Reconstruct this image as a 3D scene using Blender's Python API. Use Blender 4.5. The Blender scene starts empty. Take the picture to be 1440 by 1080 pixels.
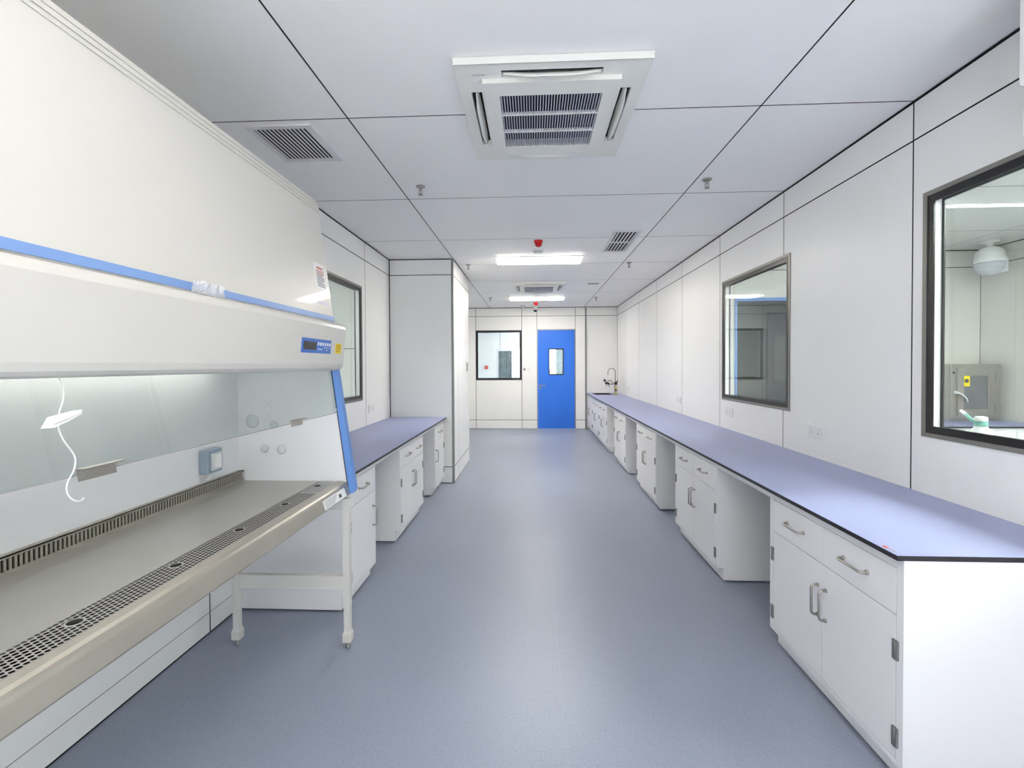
import bpy, bmesh, math, random
from mathutils import Matrix, Vector
random.seed(7)
S = bpy.context.scene
COL = S.collection

# ---------------------------------------------------------------- camera
cd = bpy.data.cameras.new('camera')
cam = bpy.data.objects.new('camera', cd); COL.objects.link(cam); S.camera = cam
cd.sensor_fit = 'HORIZONTAL'; cd.sensor_width = 36.0; cd.lens = 16.0
cd.shift_x = 0.0005; cd.shift_y = -0.0117; cd.clip_start = 0.02
r = Vector((0.99889756, 0.04670535, -0.00472012)); u = Vector((0.00401714, 0.01513363, 0.99987741)); f = Vector((-0.04677106, 0.99879406, -0.01492932))
m = Matrix((r, u, -f)).transposed().to_4x4(); m.translation = Vector((0, 0, 1.42))
cam.matrix_world = m

# ---------------------------------------------------------------- world, daylight, exposure
W = bpy.data.worlds.new('world'); S.world = W; W.use_nodes = True
bg = W.node_tree.nodes['Background']; bg.inputs[0].default_value = (0.92, 0.96, 1.0, 1); bg.inputs[1].default_value = 1.0
DAY = 8.0            # daylight
SUN = 25.0            # added sun through the unseen rear window, to bounce onto the ceiling
LAMP = 16.0          # strength of the LED ceiling panels
FILLNEAR = 8.0  # strength of the added lamp above the camera
FILLNEXT = 26.0  # base strength of the unseen lamps added in the neighbouring rooms
FILLTUBE = 6.5  # strength of the tube added inside the safety cabinet
sl = bpy.data.lights.new('sun', 'SUN'); sl.energy = SUN; sl.angle = math.radians(1.0); sl.color = (1.0, .95, .88)
so = bpy.data.objects.new('sun', sl); COL.objects.link(so); so.rotation_euler = (math.radians(38), 0, 0)   # added high sun towards +Y; its unseen floor patch bounces light to the ceiling
def daylight(name, loc, rot, sx, sy, power, col):
    l = bpy.data.lights.new(name, 'AREA'); l.shape = 'RECTANGLE'; l.size = sx; l.size_y = sy; l.energy = power; l.color = col
    o = bpy.data.objects.new(name, l); o.location = loc; o.rotation_euler = rot; COL.objects.link(o); return o
# daylight entering through the big window in the wall behind the camera (facing +Y)
daylight('window_daylight', (0.1, -2.62, 1.55), (math.radians(90), 0, 0), 2.9, 1.5, DAY, (1.0, 0.965, 0.915))
S.view_settings.view_transform = 'Standard'; S.view_settings.look = 'None'
S.view_settings.gamma = 1.0; S.view_settings.use_curve_mapping = False
S.view_settings.exposure = 1.25

# ---------------------------------------------------------------- materials
def lin(c):
    return tuple(((v/255)/12.92 if v/255 <= .04045 else ((v/255+.055)/1.055)**2.4) for v in c)
def mat(name, rgb, rough=.5, metal=0., var=.03, scale=6., bump=0., spec=.5, coat=0.):
    M = bpy.data.materials.new(name); M.use_nodes = True; nt = M.node_tree; b = nt.nodes['Principled BSDF']
    b.inputs['Roughness'].default_value = rough; b.inputs['Metallic'].default_value = metal
    b.inputs['Specular IOR Level'].default_value = spec; b.inputs['Coat Weight'].default_value = coat
    tc = nt.nodes.new('ShaderNodeTexCoord'); n = nt.nodes.new('ShaderNodeTexNoise'); n.inputs['Scale'].default_value = scale; n.inputs['Detail'].default_value = 3
    nt.links.new(tc.outputs['Object'], n.inputs['Vector'])
    cr = nt.nodes.new('ShaderNodeValToRGB'); c = lin(rgb)
    cr.color_ramp.elements[0].position = .3; cr.color_ramp.elements[1].position = .7
    cr.color_ramp.elements[0].color = tuple(x*(1-var) for x in c)+(1,); cr.color_ramp.elements[1].color = tuple(min(1, x*(1+var)) for x in c)+(1,)
    nt.links.new(n.outputs['Fac'], cr.inputs['Fac']); nt.links.new(cr.outputs['Color'], b.inputs['Base Color'])
    if bump:
        bp = nt.nodes.new('ShaderNodeBump'); bp.inputs['Strength'].default_value = bump; bp.inputs['Distance'].default_value = .002
        nt.links.new(n.outputs['Fac'], bp.inputs['Height']); nt.links.new(bp.outputs['Normal'], b.inputs['Normal'])
    return M
def emis(name, rgb, strength):
    M = bpy.data.materials.new(name); M.use_nodes = True; b = M.node_tree.nodes['Principled BSDF']
    b.inputs['Base Color'].default_value = (.8, .8, .8, 1); b.inputs['Emission Color'].default_value = lin(rgb)+(1,); b.inputs['Emission Strength'].default_value = strength
    return M
def glass(name, tint, refl=1.0, rough=0.0):
    M = bpy.data.materials.new(name); M.use_nodes = True; nt = M.node_tree
    for n in list(nt.nodes): nt.nodes.remove(n)
    o = nt.nodes.new('ShaderNodeOutputMaterial'); mx = nt.nodes.new('ShaderNodeMixShader'); t = nt.nodes.new('ShaderNodeBsdfTransparent'); g = nt.nodes.new('ShaderNodeBsdfGlossy')
    fr = nt.nodes.new('ShaderNodeFresnel'); fr.inputs['IOR'].default_value = 1.45; mu = nt.nodes.new('ShaderNodeMath'); mu.operation = 'MULTIPLY'; mu.inputs[1].default_value = refl
    t.inputs[0].default_value = tuple(tint)+(1,); g.inputs[0].default_value = (1, 1, 1, 1); g.inputs['Roughness'].default_value = rough
    ge = nt.nodes.new('ShaderNodeNewGeometry'); iv = nt.nodes.new('ShaderNodeMath'); iv.operation = 'SUBTRACT'; iv.inputs[0].default_value = 1.0
    nt.links.new(ge.outputs['Backfacing'], iv.inputs[1]); m2 = nt.nodes.new('ShaderNodeMath'); m2.operation = 'MULTIPLY'   # only the outer faces of the pane mirror
    nt.links.new(fr.outputs[0], mu.inputs[0]); nt.links.new(mu.outputs[0], m2.inputs[0]); nt.links.new(iv.outputs[0], m2.inputs[1]); nt.links.new(m2.outputs[0], mx.inputs[0]); nt.links.new(t.outputs[0], mx.inputs[1]); nt.links.new(g.outputs[0], mx.inputs[2]); nt.links.new(mx.outputs[0], o.inputs[0])
    return M
def speckled(name, base, dark, light, scale, rough):
    M = bpy.data.materials.new(name); M.use_nodes = True; nt = M.node_tree; b = nt.nodes['Principled BSDF']; b.inputs['Roughness'].default_value = rough
    tc = nt.nodes.new('ShaderNodeTexCoord')
    def noise(s, d=2):
        n = nt.nodes.new('ShaderNodeTexNoise'); n.inputs['Scale'].default_value = s; n.inputs['Detail'].default_value = d; nt.links.new(tc.outputs['Object'], n.inputs['Vector']); return n
    def mix(fac, a, bb):
        x = nt.nodes.new('ShaderNodeMix'); x.data_type = 'RGBA'; nt.links.new(fac, x.inputs[0])
        if isinstance(a, tuple): x.inputs[6].default_value = a
        else: nt.links.new(a, x.inputs[6])
        x.inputs[7].default_value = bb; return x.outputs[2]
    def ramp(n, p0, p1):
        c = nt.nodes.new('ShaderNodeValToRGB'); c.color_ramp.elements[0].position = p0; c.color_ramp.elements[1].position = p1; nt.links.new(n.outputs['Fac'], c.inputs['Fac']); return c.outputs['Color']
    l = lambda c: lin(c)+(1,)
    c1 = mix(ramp(noise(1.2), .35, .65), l(base), l(tuple(x*.975 for x in base)))
    c2 = mix(ramp(noise(scale), .60, .70), c1, l(dark))
    c3 = mix(ramp(noise(scale*1.35), .62, .72), c2, l(light))
    nt.links.new(c3, b.inputs['Base Color'])
    bp = nt.nodes.new('ShaderNodeBump'); bp.inputs['Strength'].default_value = .05; bp.inputs['Distance'].default_value = .001
    nt.links.new(noise(scale*.7).outputs['Fac'], bp.inputs['Height']); nt.links.new(bp.outputs['Normal'], b.inputs['Normal'])
    return M

M_wall = mat('wall_panel_white', (245, 245, 243), .38, var=.012, scale=2, spec=.4)
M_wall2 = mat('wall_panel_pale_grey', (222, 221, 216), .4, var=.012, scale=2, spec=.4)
M_ceil = mat('ceiling_panel_white', (248, 247, 246), .5, var=.012, scale=2, spec=.3)
M_joint = mat('joint_dark', (16, 16, 18), .8)
M_floor = speckled('vinyl_floor', (150, 158, 176), (108, 116, 138), (190, 196, 210), 210, .36)
M_weld = mat('weld_seam', (153, 161, 179), .36)
M_alu = mat('grey_aluminium_trim', (150, 150, 147), .35, .6)
M_winframe = mat('window_frame_grey', (138, 136, 130), .4, .4)
M_black = mat('black_border', (24, 24, 27), .3)
M_glass = glass('window_glass', (.93, .95, .94), .9)
M_sash = glass('sash_glass', (.845, .875, .865), .8)
M_cab = mat('cabinet_white', (238, 238, 240), .4, var=.01, scale=3)
M_gap = mat('cabinet_gap_shade', (150, 150, 152), .7)  # grey put in for the shade in the gaps between fronts
M_top = mat('worktop_lavender', (156, 163, 201), .42, var=.02, scale=3)
M_edge = mat('worktop_black_edge', (34, 34, 40), .45)
M_steel = mat('brushed_steel', (176, 172, 166), .3, .9, var=.05, scale=40)
M_hinge = mat('hinge_steel', (150, 150, 150), .4, .8)
M_tray = mat('worktray_stainless', (176, 175, 171), .34, .55, var=.03, scale=5)
M_apron = mat('apron_stainless', (176, 172, 162), .38, .65, var=.04, scale=5)
M_bsc = mat('cabinet_enamel_white', (217, 215, 209), .33, var=.01, scale=2, coat=.2)
M_bscin = mat('enamel_inner_white', (226, 228, 232), .45, var=.01, scale=2)
M_blue = mat('blue_trim', (104, 148, 216), .35, var=.02)
M_strip = mat('pale_blue_strip', (128, 162, 218), .35, var=.02)
M_door = mat('door_blue', (44, 122, 238), .42, var=.02, scale=2)
M_panelblue = mat('panel_blue', (70, 120, 205), .35)
M_yellow = mat('yellow_sticker', (248, 222, 30), .5)
M_ink = mat('ink_dark', (70, 70, 74), .6)
M_inkgrey = mat('ink_grey', (150, 150, 152), .6)
M_inkred = mat('ink_red', (205, 90, 75), .6)
M_inkorange = mat('ink_brown', (176, 120, 20), .6)
M_white = mat('white_plastic', (238, 238, 238), .4, var=.01)
M_bright = mat('glossy_bright_white', (253, 253, 252), .3, var=.004)
M_ac = mat('ac_plastic', (236, 236, 230), .4, var=.01)
M_acslat = mat('ac_slat', (196, 196, 212), .45)
M_dark = mat('recess_shade', (14, 14, 18), .85)  # near-black put in for shade inside recesses, and for the AC filter
M_red = mat('strobe_red', (205, 22, 28), .25)
M_screen = mat('screen_dark', (32, 36, 40), .2)
M_greyplug = mat('plug_grey', (205, 208, 214), .5)
M_teal = mat('teal_plastic', (110, 170, 160), .4)
M_sock = mat('socket_bluegrey', (140, 156, 172), .35)
M_clear = mat('clear_plastic', (236, 238, 240), .2); M_clear.node_tree.nodes['Principled BSDF'].inputs['Alpha'].default_value = .62
M_bottle = mat('bottle_translucent', (225, 230, 232), .3)
M_lamp = emis('led_diffuser', (255, 248, 236), LAMP)
M_fillnext = emis('added_led_next_room', (255, 254, 250), FILLNEXT)
M_fillnear = emis('added_led_near', (255, 248, 236), FILLNEAR)
M_striplamp = emis('led_strip', (255, 255, 252), 2.2)
M_fillfar = emis('added_led_far_room', (255, 254, 250), FILLNEXT*1.9)
M_fillleft = emis('added_led_left_room', (255, 254, 250), FILLNEXT*.55)
M_filldim = emis('added_led_dim_room', (255, 254, 250), 14.0)  # for the lamp added in the dim room
M_filltube = emis('added_cabinet_tube', (255, 248, 236), FILLTUBE)
M_daywin = emis('daylit_blind', (250, 252, 255), 1.6)
M_curtain = mat('grey_green_curtain', (120, 134, 138), .7, var=.25, scale=9)
M_bluegrey = mat('blue_grey_door', (112, 132, 170), .45)
M_grille = mat('vent_white', (226, 226, 228), .45)

# ---------------------------------------------------------------- helpers
def link(o, parent=None):
    COL.objects.link(o)
    if parent: o.parent = parent
    return o
def thing(name, label, cat, loc=(0, 0, 0), group=None):
    o = bpy.data.objects.new(name, None); o.empty_display_size = .05; o.location = loc; COL.objects.link(o)
    o['label'] = label; o['category'] = cat
    if group: o['group'] = group
    return o
def tag(o, label, cat, group=None):
    o['label'] = label; o['category'] = cat
    if group: o['group'] = group
    return o
class MB:
    def __init__(s): s.bm = bmesh.new()
    def box(s, x0, x1, y0, y1, z0, z1, bevel=0):
        bm = s.bm
        if x0 > x1: x0, x1 = x1, x0
        if y0 > y1: y0, y1 = y1, y0
        if z0 > z1: z0, z1 = z1, z0
        v = [bm.verts.new((x, y, z)) for x in (x0, x1) for y in (y0, y1) for z in (z0, z1)]
        fs = [bm.faces.new([v[i] for i in q]) for q in ((0, 1, 3, 2), (4, 6, 7, 5), (0, 4, 5, 1), (2, 3, 7, 6), (0, 2, 6, 4), (1, 5, 7, 3))]
        if bevel:
            es = list({e for q in fs for e in q.edges}); bmesh.ops.bevel(bm, geom=es, offset=bevel, segments=2, affect='EDGES', profile=.6)
        return s
    def prism(s, pts, axis, a0, a1):
        """pts: 2D polygon in the other two axes (in x,y,z order), extruded along axis"""
        bm = s.bm
        def P(p, a):
            q = [p[0], p[1]]; q.insert(axis, a); return q
        A = [bm.verts.new(P(p, a0)) for p in pts]; B = [bm.verts.new(P(p, a1)) for p in pts]; n = len(pts)
        bm.faces.new(A); bm.faces.new(B[::-1])
        for i in range(n): bm.faces.new((A[i], B[i], B[(i+1) % n], A[(i+1) % n]))
        return s
    def tube(s, pts, rad, n=10, cap=True, smooth=True):
        bm = s.bm; pts = [Vector(p) for p in pts]; rings = []; ref = None
        for i, p in enumerate(pts):
            t = (pts[min(i+1, len(pts)-1)]-pts[max(i-1, 0)]).normalized()
            if ref is None: ref = Vector((0, 0, 1)) if abs(t.z) < .9 else Vector((1, 0, 0))
            a = (ref-t*ref.dot(t)).normalized(); b = t.cross(a); ref = a
            rr = rad[i] if isinstance(rad, (list, tuple)) else rad
            rings.append([bm.verts.new(p+a*rr*math.cos(2*math.pi*k/n)+b*rr*math.sin(2*math.pi*k/n)) for k in range(n)])
        for q in range(len(rings)-1):
            for k in range(n):
                fc = bm.faces.new((rings[q][k], rings[q][(k+1) % n], rings[q+1][(k+1) % n], rings[q+1][k])); fc.smooth = smooth
        if cap: bm.faces.new(rings[0][::-1]); bm.faces.new(rings[-1])
        return s
    def lathe(s, c, prof, n=24, axis='z', smooth=True):
        """prof: list of (radius, height) along axis"""
        bm = s.bm; c = Vector(c); rings = []
        for rr, h in prof:
            ring = []
            for k in range(n):
                a = 2*math.pi*k/n; q = (rr*math.cos(a), rr*math.sin(a), h)
                if axis == 'x': q = (h, q[0], q[1])
                if axis == 'y': q = (q[0], h, q[1])
                ring.append(bm.verts.new(c+Vector(q)))
            rings.append(ring)
        for q in range(len(rings)-1):
            for k in range(n):
                fc = bm.faces.new((rings[q][k], rings[q][(k+1) % n], rings[q+1][(k+1) % n], rings[q+1][k])); fc.smooth = smooth
        if prof[0][0] > 1e-6: bm.faces.new(rings[0][::-1])
        if prof[-1][0] > 1e-6: bm.faces.new(rings[-1])
        return s
    def quad(s, *p):
        s.bm.faces.new([s.bm.verts.new(q) for q in p]); return s
    def build(s, name, mt, parent=None, loc=None):
        bmesh.ops.recalc_face_normals(s.bm, faces=s.bm.faces)
        me = bpy.data.meshes.new(name); s.bm.to_mesh(me); s.bm.free(); me.materials.append(mt)
        o = bpy.data.objects.new(name, me); link(o, parent)
        if loc: o.location = loc
        return o
def inst(src, parent, loc=None, rot=None):
    o = src.copy(); link(o, parent)
    if loc is not None: o.location = loc
    if rot is not None: o.rotation_euler = rot
    return o
def copy_tree(o, parent=None):
    c = o.copy(); link(c)
    if parent: c.parent = parent
    for ch in [q for q in bpy.data.objects if q.parent == o]: copy_tree(ch, c)
    return c
def text(name, body, size, mt, matrix, parent, ext=.0004):
    cu = bpy.data.curves.new(name, 'FONT'); cu.body = body; cu.size = size; cu.extrude = ext; cu.resolution_u = 2
    t = bpy.data.objects.new(name+'_tmp', cu); COL.objects.link(t)
    dg = bpy.context.evaluated_depsgraph_get(); me = bpy.data.meshes.new_from_object(t.evaluated_get(dg)); bpy.data.objects.remove(t)
    me.transform(matrix); me.materials.clear(); me.materials.append(mt)
    o = bpy.data.objects.new(name, me); link(o, parent); return o
def struct(o, label=None):
    o['kind'] = 'structure'
    if label: o['label'] = label
    return o
def empty_struct(name, label):
    o = bpy.data.objects.new(name, None); o.empty_display_size = .05; COL.objects.link(o); return struct(o, label)
def rects_minus(u0, u1, z0, z1, opens):
    """rectangle minus openings -> list of rectangles"""
    out = [(u0, u1, z0, z1)]
    for (a, b, c, d) in opens:
        new = []
        for (p, q, s, t) in out:
            if b <= p or a >= q or d <= s or c >= t: new.append((p, q, s, t)); continue
            if a > p: new.append((p, a, s, t))
            if b < q: new.append((b, q, s, t))
            m0, m1 = max(a, p), min(b, q)
            if c > s: new.append((m0, m1, s, c))
            if d < t: new.append((m0, m1, d, t))
        out = new
    return [x for x in out if x[1]-x[0] > .004 and x[3]-x[2] > .004]
GAP = .0042
def panel_wall(name, label, axis, const, sgn, us, zs, opens, panel_mat=None, thick=.06, joint=True, gap=GAP, zgap=None):
    """wall in plane axis=const; room on the side away from sgn (wall body extends const -> const+sgn*thick)"""
    pm = panel_mat or M_wall
    root = None
    def add(mb, u0, u1, z0, z1, d0, d1):
        a, b = const+sgn*d0, const+sgn*d1
        if axis == 0: mb.box(a, b, u0, u1, z0, z1)
        elif axis == 1: mb.box(u0, u1, a, b, z0, z1)
        else: mb.box(u0, u1, z0, z1, a, b)
    core = MB()
    for q in rects_minus(us[0], us[-1], zs[0], zs[-1], opens): add(core, *q, .022, thick)
    root = struct(core.build(name, pm), label)
    if joint:
        jb = MB()
        for q in rects_minus(us[0], us[-1], zs[0], zs[-1], opens): add(jb, *q, .0005, .0222)
        jb.build('joint_strip', M_joint, root)
    for i in range(len(us)-1):
        for j in range(len(zs)-1):
            g0 = gap; b = MB(); n = 0; lo = hi = gap
            if zgap is not None and j == 1: lo = zgap
            if zgap is not None and j == 0: hi = zgap
            for q in rects_minus(us[i]+g0, us[i+1]-g0, zs[j]+(.008 if j == 0 and axis != 2 else lo), zs[j+1]-(.012 if axis != 2 and j == len(zs)-2 else hi), opens):
                add(b, *q, 0, .0185); n += 1   # raised sheet
            if n: b.build('panel', pm, root)
            else: b.bm.free()
    return root

XL, XR, YF, ZC = -1.725, 1.8625, 10.12, 2.70
YP, XP, YPE = 5.425, -.95, 6.74
YB = -2.6
SE = [2.33+1.15*k for k in range(-4, 7)]        # panel joints along the room
ys = [YB]+SE+[YF]
# ---------------------------------------------------------------- shell
fl = MB(); fl.box(-4.6, 5.3, YB-.5, 13.2, -.05, 0); flo = struct(fl.build('floor', M_floor), 'pale blue-grey speckled vinyl floor')
MB().box(.118, .1215, YB+.02, YF-.02, 0, .0004).build('weld_seam', M_weld, flo)
WA = (1.085, 2.265, 1.072, 2.226); WB = (3.385, 4.57, 1.076, 2.224); WC = (3.335, 4.53, 1.072, 2.222)
def inner(w, d=.012): return (w[0]+d, w[1]-d, w[2]+d, w[3]-d)
wr = panel_wall('wall_right', 'white panelled wall with two windows behind the long right worktop', 0, XR, 1, ys, [0, .2, 2.507, ZC], [inner(WA), inner(WB)])
wl = panel_wall('wall_left', 'white panelled wall behind the safety cabinet and short worktop', 0, XL, -1, [y for y in ys if y < YP]+[YP], [0, .112, 2.507, ZC], [inner(WC)], zgap=.0015)
panel_wall('wall_far_left', 'white panelled wall beyond the boxed-out corner', 0, XL, -1, [YPE]+[y for y in SE if y > YPE]+[YF], [0, .2, 2.507, ZC], [])
WD = (-1.268, -.241, 1.089, 2.197); DR = (.1, .937, 0, 2.205)
panel_wall('wall_far', 'white panelled end wall with the blue door and a square window', 1, YF, 1, [XL, -1.268, -.242, .094, .943, 1.16, XR], [0, .2, 2.507, ZC], [inner(WD, .01), (DR[0]-.008, DR[1]+.008, -.1, DR[3]+.008)])
panel_wall('wall_partition_front', 'white panelled front of the boxed-out corner at the end of the left worktop', 1, YP, 1, [XL, XP-.02], [0, .2, 2.507, ZC], [])
panel_wall('wall_partition_side', 'white panelled flank of the boxed-out corner beside the aisle', 0, XP, -1, [YP+.02, 5.78, YPE], [0, .2, 2.507, ZC], [])
panel_wall('wall_partition_rear', 'white panelled rear of the boxed-out corner', 1, YPE, -1, [XL, XP-.07], [0, .2, 2.507, ZC], [])
t = MB(); t.box(XP-.022, XP+.004, YP-.004, YP+.024, 0, ZC); struct(t.build('trim_1', M_alu), 'grey aluminium corner strip of the boxed-out corner')
t = MB(); t.box(1.163, 1.188, YF-.03, YF-.0005, 0, ZC); struct(t.build('trim_2', M_alu), 'grey aluminium upright strip between blue door and sink')
t = MB(); t.box(XL, XL+.008, YP-.008, YP-.0005, .8, ZC); struct(t.build('trim_3', M_joint), 'dark joint in the corner above the left worktop')
# wall behind the camera with the large daylight window opening
panel_wall('wall_back', 'white panelled wall behind the camera with a large daylight window', 1, YB, -1, [XL, -.55, .6, XR], [0, .2, 2.507, ZC], [(-1.4, 1.6, .75, 2.35)])
# ceiling panels: three strips with the same cross joints
cpan = panel_wall('ceiling', 'white panelled ceiling with dark joints', 2, ZC, 1, [XL, -.95, 1.1355, XR], ys, [], M_ceil)
cb = MB(); cb.box(-4.6, 5.3, YB-.5, 13.2, ZC+.065, ZC+.1); cb.build('ceiling_deck', M_ceil, cpan)

# ---------------------------------------------------------------- windows
def window(name, label, axis, const, sgn, w, border=.034, dark=M_black, fw=.02, thick=.06, fm=M_winframe):
    root = empty_struct(name, label)
    u0, u1, z0, z1 = w
    def ring(mb, a, b, d0, d1):
        """between inset a and inset b"""
        for (p, q, s, t) in ((u0+a, u1-a, z0+a, z0+b), (u0+a, u1-a, z1-b, z1-a), (u0+a, u0+b, z0+b, z1-b), (u1-b, u1-a, z0+b, z1-b)):
            A, B = const+sgn*d0, const+sgn*d1
            if axis == 0: mb.box(A, B, p, q, s, t)
            else: mb.box(p, q, A, B, s, t)
        return mb
    ring(MB(), 0, fw, -.006, .03).build('frame', fm, root)
    ring(MB(), fw, fw+border, -.001, .006).build('border', dark, root)
    ring(MB(), fw, fw+.016, .008, thick-.01).build('jamb', M_white, root)
    ring(MB(), fw, fw+border*.8, thick-.008, thick-.002).build('rear_border', dark, root)
    ring(MB(), 0, fw, thick-.012, thick+.006).build('rear_frame', M_winframe, root)
    for d in (.0062, thick-.012):
        A, B = const+sgn*d, const+sgn*(d+.001); mb = MB(); e = fw+.0165
        if axis == 0: mb.box(A, B, u0+e, u1-e, z0+e, z1-e)
        else: mb.box(u0+e, u1-e, A, B, z0+e, z1-e)
        mb.build('pane', M_glass, root)
    return root
window('window_1', 'nearest grey-framed window above the right worktop', 0, XR, 1, WA)
window('window_2', 'farther grey-framed window above the right worktop', 0, XR, 1, WB)
window('window_3', 'grey-framed window behind the safety cabinet in the left wall', 0, XL, -1, WC)
window('window_4', 'square black-framed window left of the blue door', 1, YF, 1, WD, border=.036, fw=.014, fm=M_black)

# ---------------------------------------------------------------- blue door
d = empty_struct('door_1', 'blue door with a small black-framed vision panel in the far wall')
x0, x1, z1 = DR[0], DR[1], DR[3]
V = (.352, .683, 1.198, 1.785)
b = MB()
for q in rects_minus(x0+.012, x1-.012, .008, z1-.012, [V]): b.box(q[0], q[1], YF+.004, YF+.05, q[2], q[3])
leaf = b.build('leaf', M_door, d)
b = MB(); b.box(x0-.007, x0+.010, YF-.006, YF+.058, .001, z1); b.box(x1-.010, x1+.007, YF-.006, YF+.058, .001, z1); b.box(x0-.007, x1+.007, YF-.006, YF+.058, z1-.010, z1+.007); b.build('door_frame', M_alu, d)
b = MB()
for q in rects_minus(V[0], V[1], V[2], V[3], [(V[0]+.024, V[1]-.024, V[2]+.024, V[3]-.024)]): b.box(q[0], q[1], YF-.001, YF+.054, q[2], q[3])
b.build('vision_frame', M_black, leaf)
b = MB(); b.box(V[0]+.02, V[1]-.02, YF+.02, YF+.024, V[2]+.02, V[3]-.02); b.build('vision_pane', M_glass, leaf)
b = MB(); b.lathe((.162, YF+.004, .965), [(.024, 0), (.024, -.008), (.011, -.01), (.011, -.05)], 14, 'y'); b.tube([(.162, YF-.045, .965), (.19, YF-.047, .965), (.285, YF-.045, .962)], .009, 8); b.build('door_handle', M_steel, leaf)
b = MB(); b.lathe((.162, YF+.004, .905), [(.022, 0), (.022, -.008), (.008, -.012)], 14, 'y'); b.build('lock_escutcheon', M_steel, leaf)
for zz in (.3, 1.1, 1.9):
    b = MB(); b.tube([(x1-.006, YF-.01, zz), (x1-.006, YF-.01, zz+.1)], .007, 8); b.build('hinge', M_hinge, leaf)

# ---------------------------------------------------------------- ceiling lamps
def lamp(label, cx, cy, w, l, mt=None, group='LED ceiling panels', name='ceiling_light'):
    t = thing(name, label, 'ceiling light', (cx, cy, ZC), group)
    b = MB()
    for q in rects_minus(-w/2, w/2, -l/2, l/2, [(-w/2+.012, w/2-.012, -l/2+.012, l/2-.012)]): b.box(q[0], q[1], q[2], q[3], -.010, .0)
    b.build('frame', M_white, t)
    b = MB(); b.box(-w/2+.012, w/2-.012, -l/2+.012, l/2-.012, -.020, -.003, .006); b.build('diffuser', mt or M_lamp, t)
    return t
lamp('long white lit LED panel in the ceiling, the nearer one in view', .08, 5.555, 1.04, .34)
lamp('long white lit LED panel beyond the second air conditioner, nearer the far wall', .08, 8.73, 1.04, .34)
lamp('unseen LED ceiling panel added above the camera to light the near end', .08, .62, 1.04, .34, M_fillnear)  # added out of view to light the near worktop and hood

# ---------------------------------------------------------------- ceiling air conditioners
def cassette(label, cx, cy):
    t = thing('air_conditioner', label, 'air conditioner', (cx, cy, ZC), 'ceiling cassette air conditioners')
    a, bq = .405, .435
    zb = -.032
    p = MB()
    sl = [(-.217, .217, -.392, -.348), (-.217, .217, .348, .392), (-.362, -.314, -.245, .245), (.314, .362, -.245, .245), (-.235, .235, -.245, .245)]
    for q in rects_minus(-a, a, -bq, bq, sl): p.box(q[0], q[1], q[2], q[3], zb, -.008)
    pn = p.build('panel', M_ac, t)
    p = MB(); p.prism([(-a-.004, zb), (-a-.012, -.002), (a+.012, -.002), (a+.004, zb)], 1, -bq-.004, -bq+.002); p.prism([(-a-.004, zb), (-a-.012, -.002), (a+.012, -.002), (a+.004, zb)], 1, bq-.002, bq+.004)
    p.box(-a-.010, -a+.002, -bq, bq, zb+.002, -.002); p.box(a-.002, a+.010, -bq, bq, zb+.002, -.002); p.build('rim', M_ac, t)
    p = MB(); p.box(-a+.01, a-.01, -bq+.01, bq-.01, -.008, -.001); p.build('slot_shade_and_filter', M_dark, t)  # black sheet painted as the shade in the slots and the dark filter
    # thin joint line round the slots
    p = MB()
    for q in rects_minus(-.358-.018, .358+.018, -.40-.004, .40+.004, [(-.374, .374, -.402, .402)]): p.box(q[0], q[1], q[2], q[3], zb-.0006, zb)
    p.build('joint_line', M_inkgrey, t)
    # raised grille frame
    g0, g1 = .302, .340
    p = MB()
    for q in rects_minus(-g0, g0, -g1, g1, [(-.233, .233, -.243, .243)]): p.box(q[0], q[1], q[2], q[3], zb-.02, zb+.002)
    gf = p.build('grille_frame', M_ac, t)
    p = MB()
    for q in rects_minus(-.278, .278, -.312, .312, [(-.2755, .2755, -.3095, .3095)]): p.box(q[0], q[1], q[2], q[3], zb-.0206, zb-.019)
    p.build('joint_line', M_inkgrey, gf)
    p = MB(); p.box(-.0023, .0023, -.243, .243, zb-.017, zb-.006); s0 = p.build('slat', M_acslat, gf, (-.233+.0065, 0, 0))
    n = 36
    for k in range(1, n): inst(s0, gf, (-.233+.0065+k*(.466-.013)/(n-1), 0, 0))
    for yy in (-.078, .085):
        p = MB(); p.box(-.233, .233, yy-.004, yy+.004, zb-.0195, zb-.004); p.build('crossbar', M_ac, gf)
    # curved air flaps in the four slots
    def flap(L, turn, off):
        bmx = MB(); N = 14; rows = []
        for k in range(N+1):
            s = -L+2*L*k/N; w = .014*math.exp(-((abs(s)-L)/.07)**2)
            row = [(s, -.012+w*.3, zb+.014), (s, .002, zb-.006+w*.7), (s, .011-w*.6, zb-.022+w*1.2)]
            rows.append([bmx.bm.verts.new(Matrix.Rotation(turn, 3, 'Z') @ Vector(q)+Vector(off)) for q in row])
        for k in range(N):
            for j in range(2):
                fc = bmx.bm.faces.new((rows[k][j], rows[k+1][j], rows[k+1][j+1], rows[k][j+1])); fc.smooth = True
        o = bmx.build('flap', M_ac, t); md = o.modifiers.new('solid', 'SOLIDIFY'); md.thickness = .004; md.offset = 0
    flap(.208, math.pi, (0, -.370, 0)); flap(.208, 0, (0, .370, 0)); flap(.236, math.pi/2, (-.338, 0, 0)); flap(.236, -math.pi/2, (.338, 0, 0))
    return t, zb
ac, zb = cassette('large square white cassette air conditioner in the ceiling, nearest, with open slatted grille', .0865, 2.335)
text('brand_lettering', 'TOSHIBA', .0145, M_inkgrey, Matrix.Translation((-.345, -.362, zb-.0002)) @ Matrix.Rotation(math.pi, 4, 'X'), ac)
ac2, _ = cassette('square white cassette air conditioner in the ceiling between the two lit panels', .103, 7.46)

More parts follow.
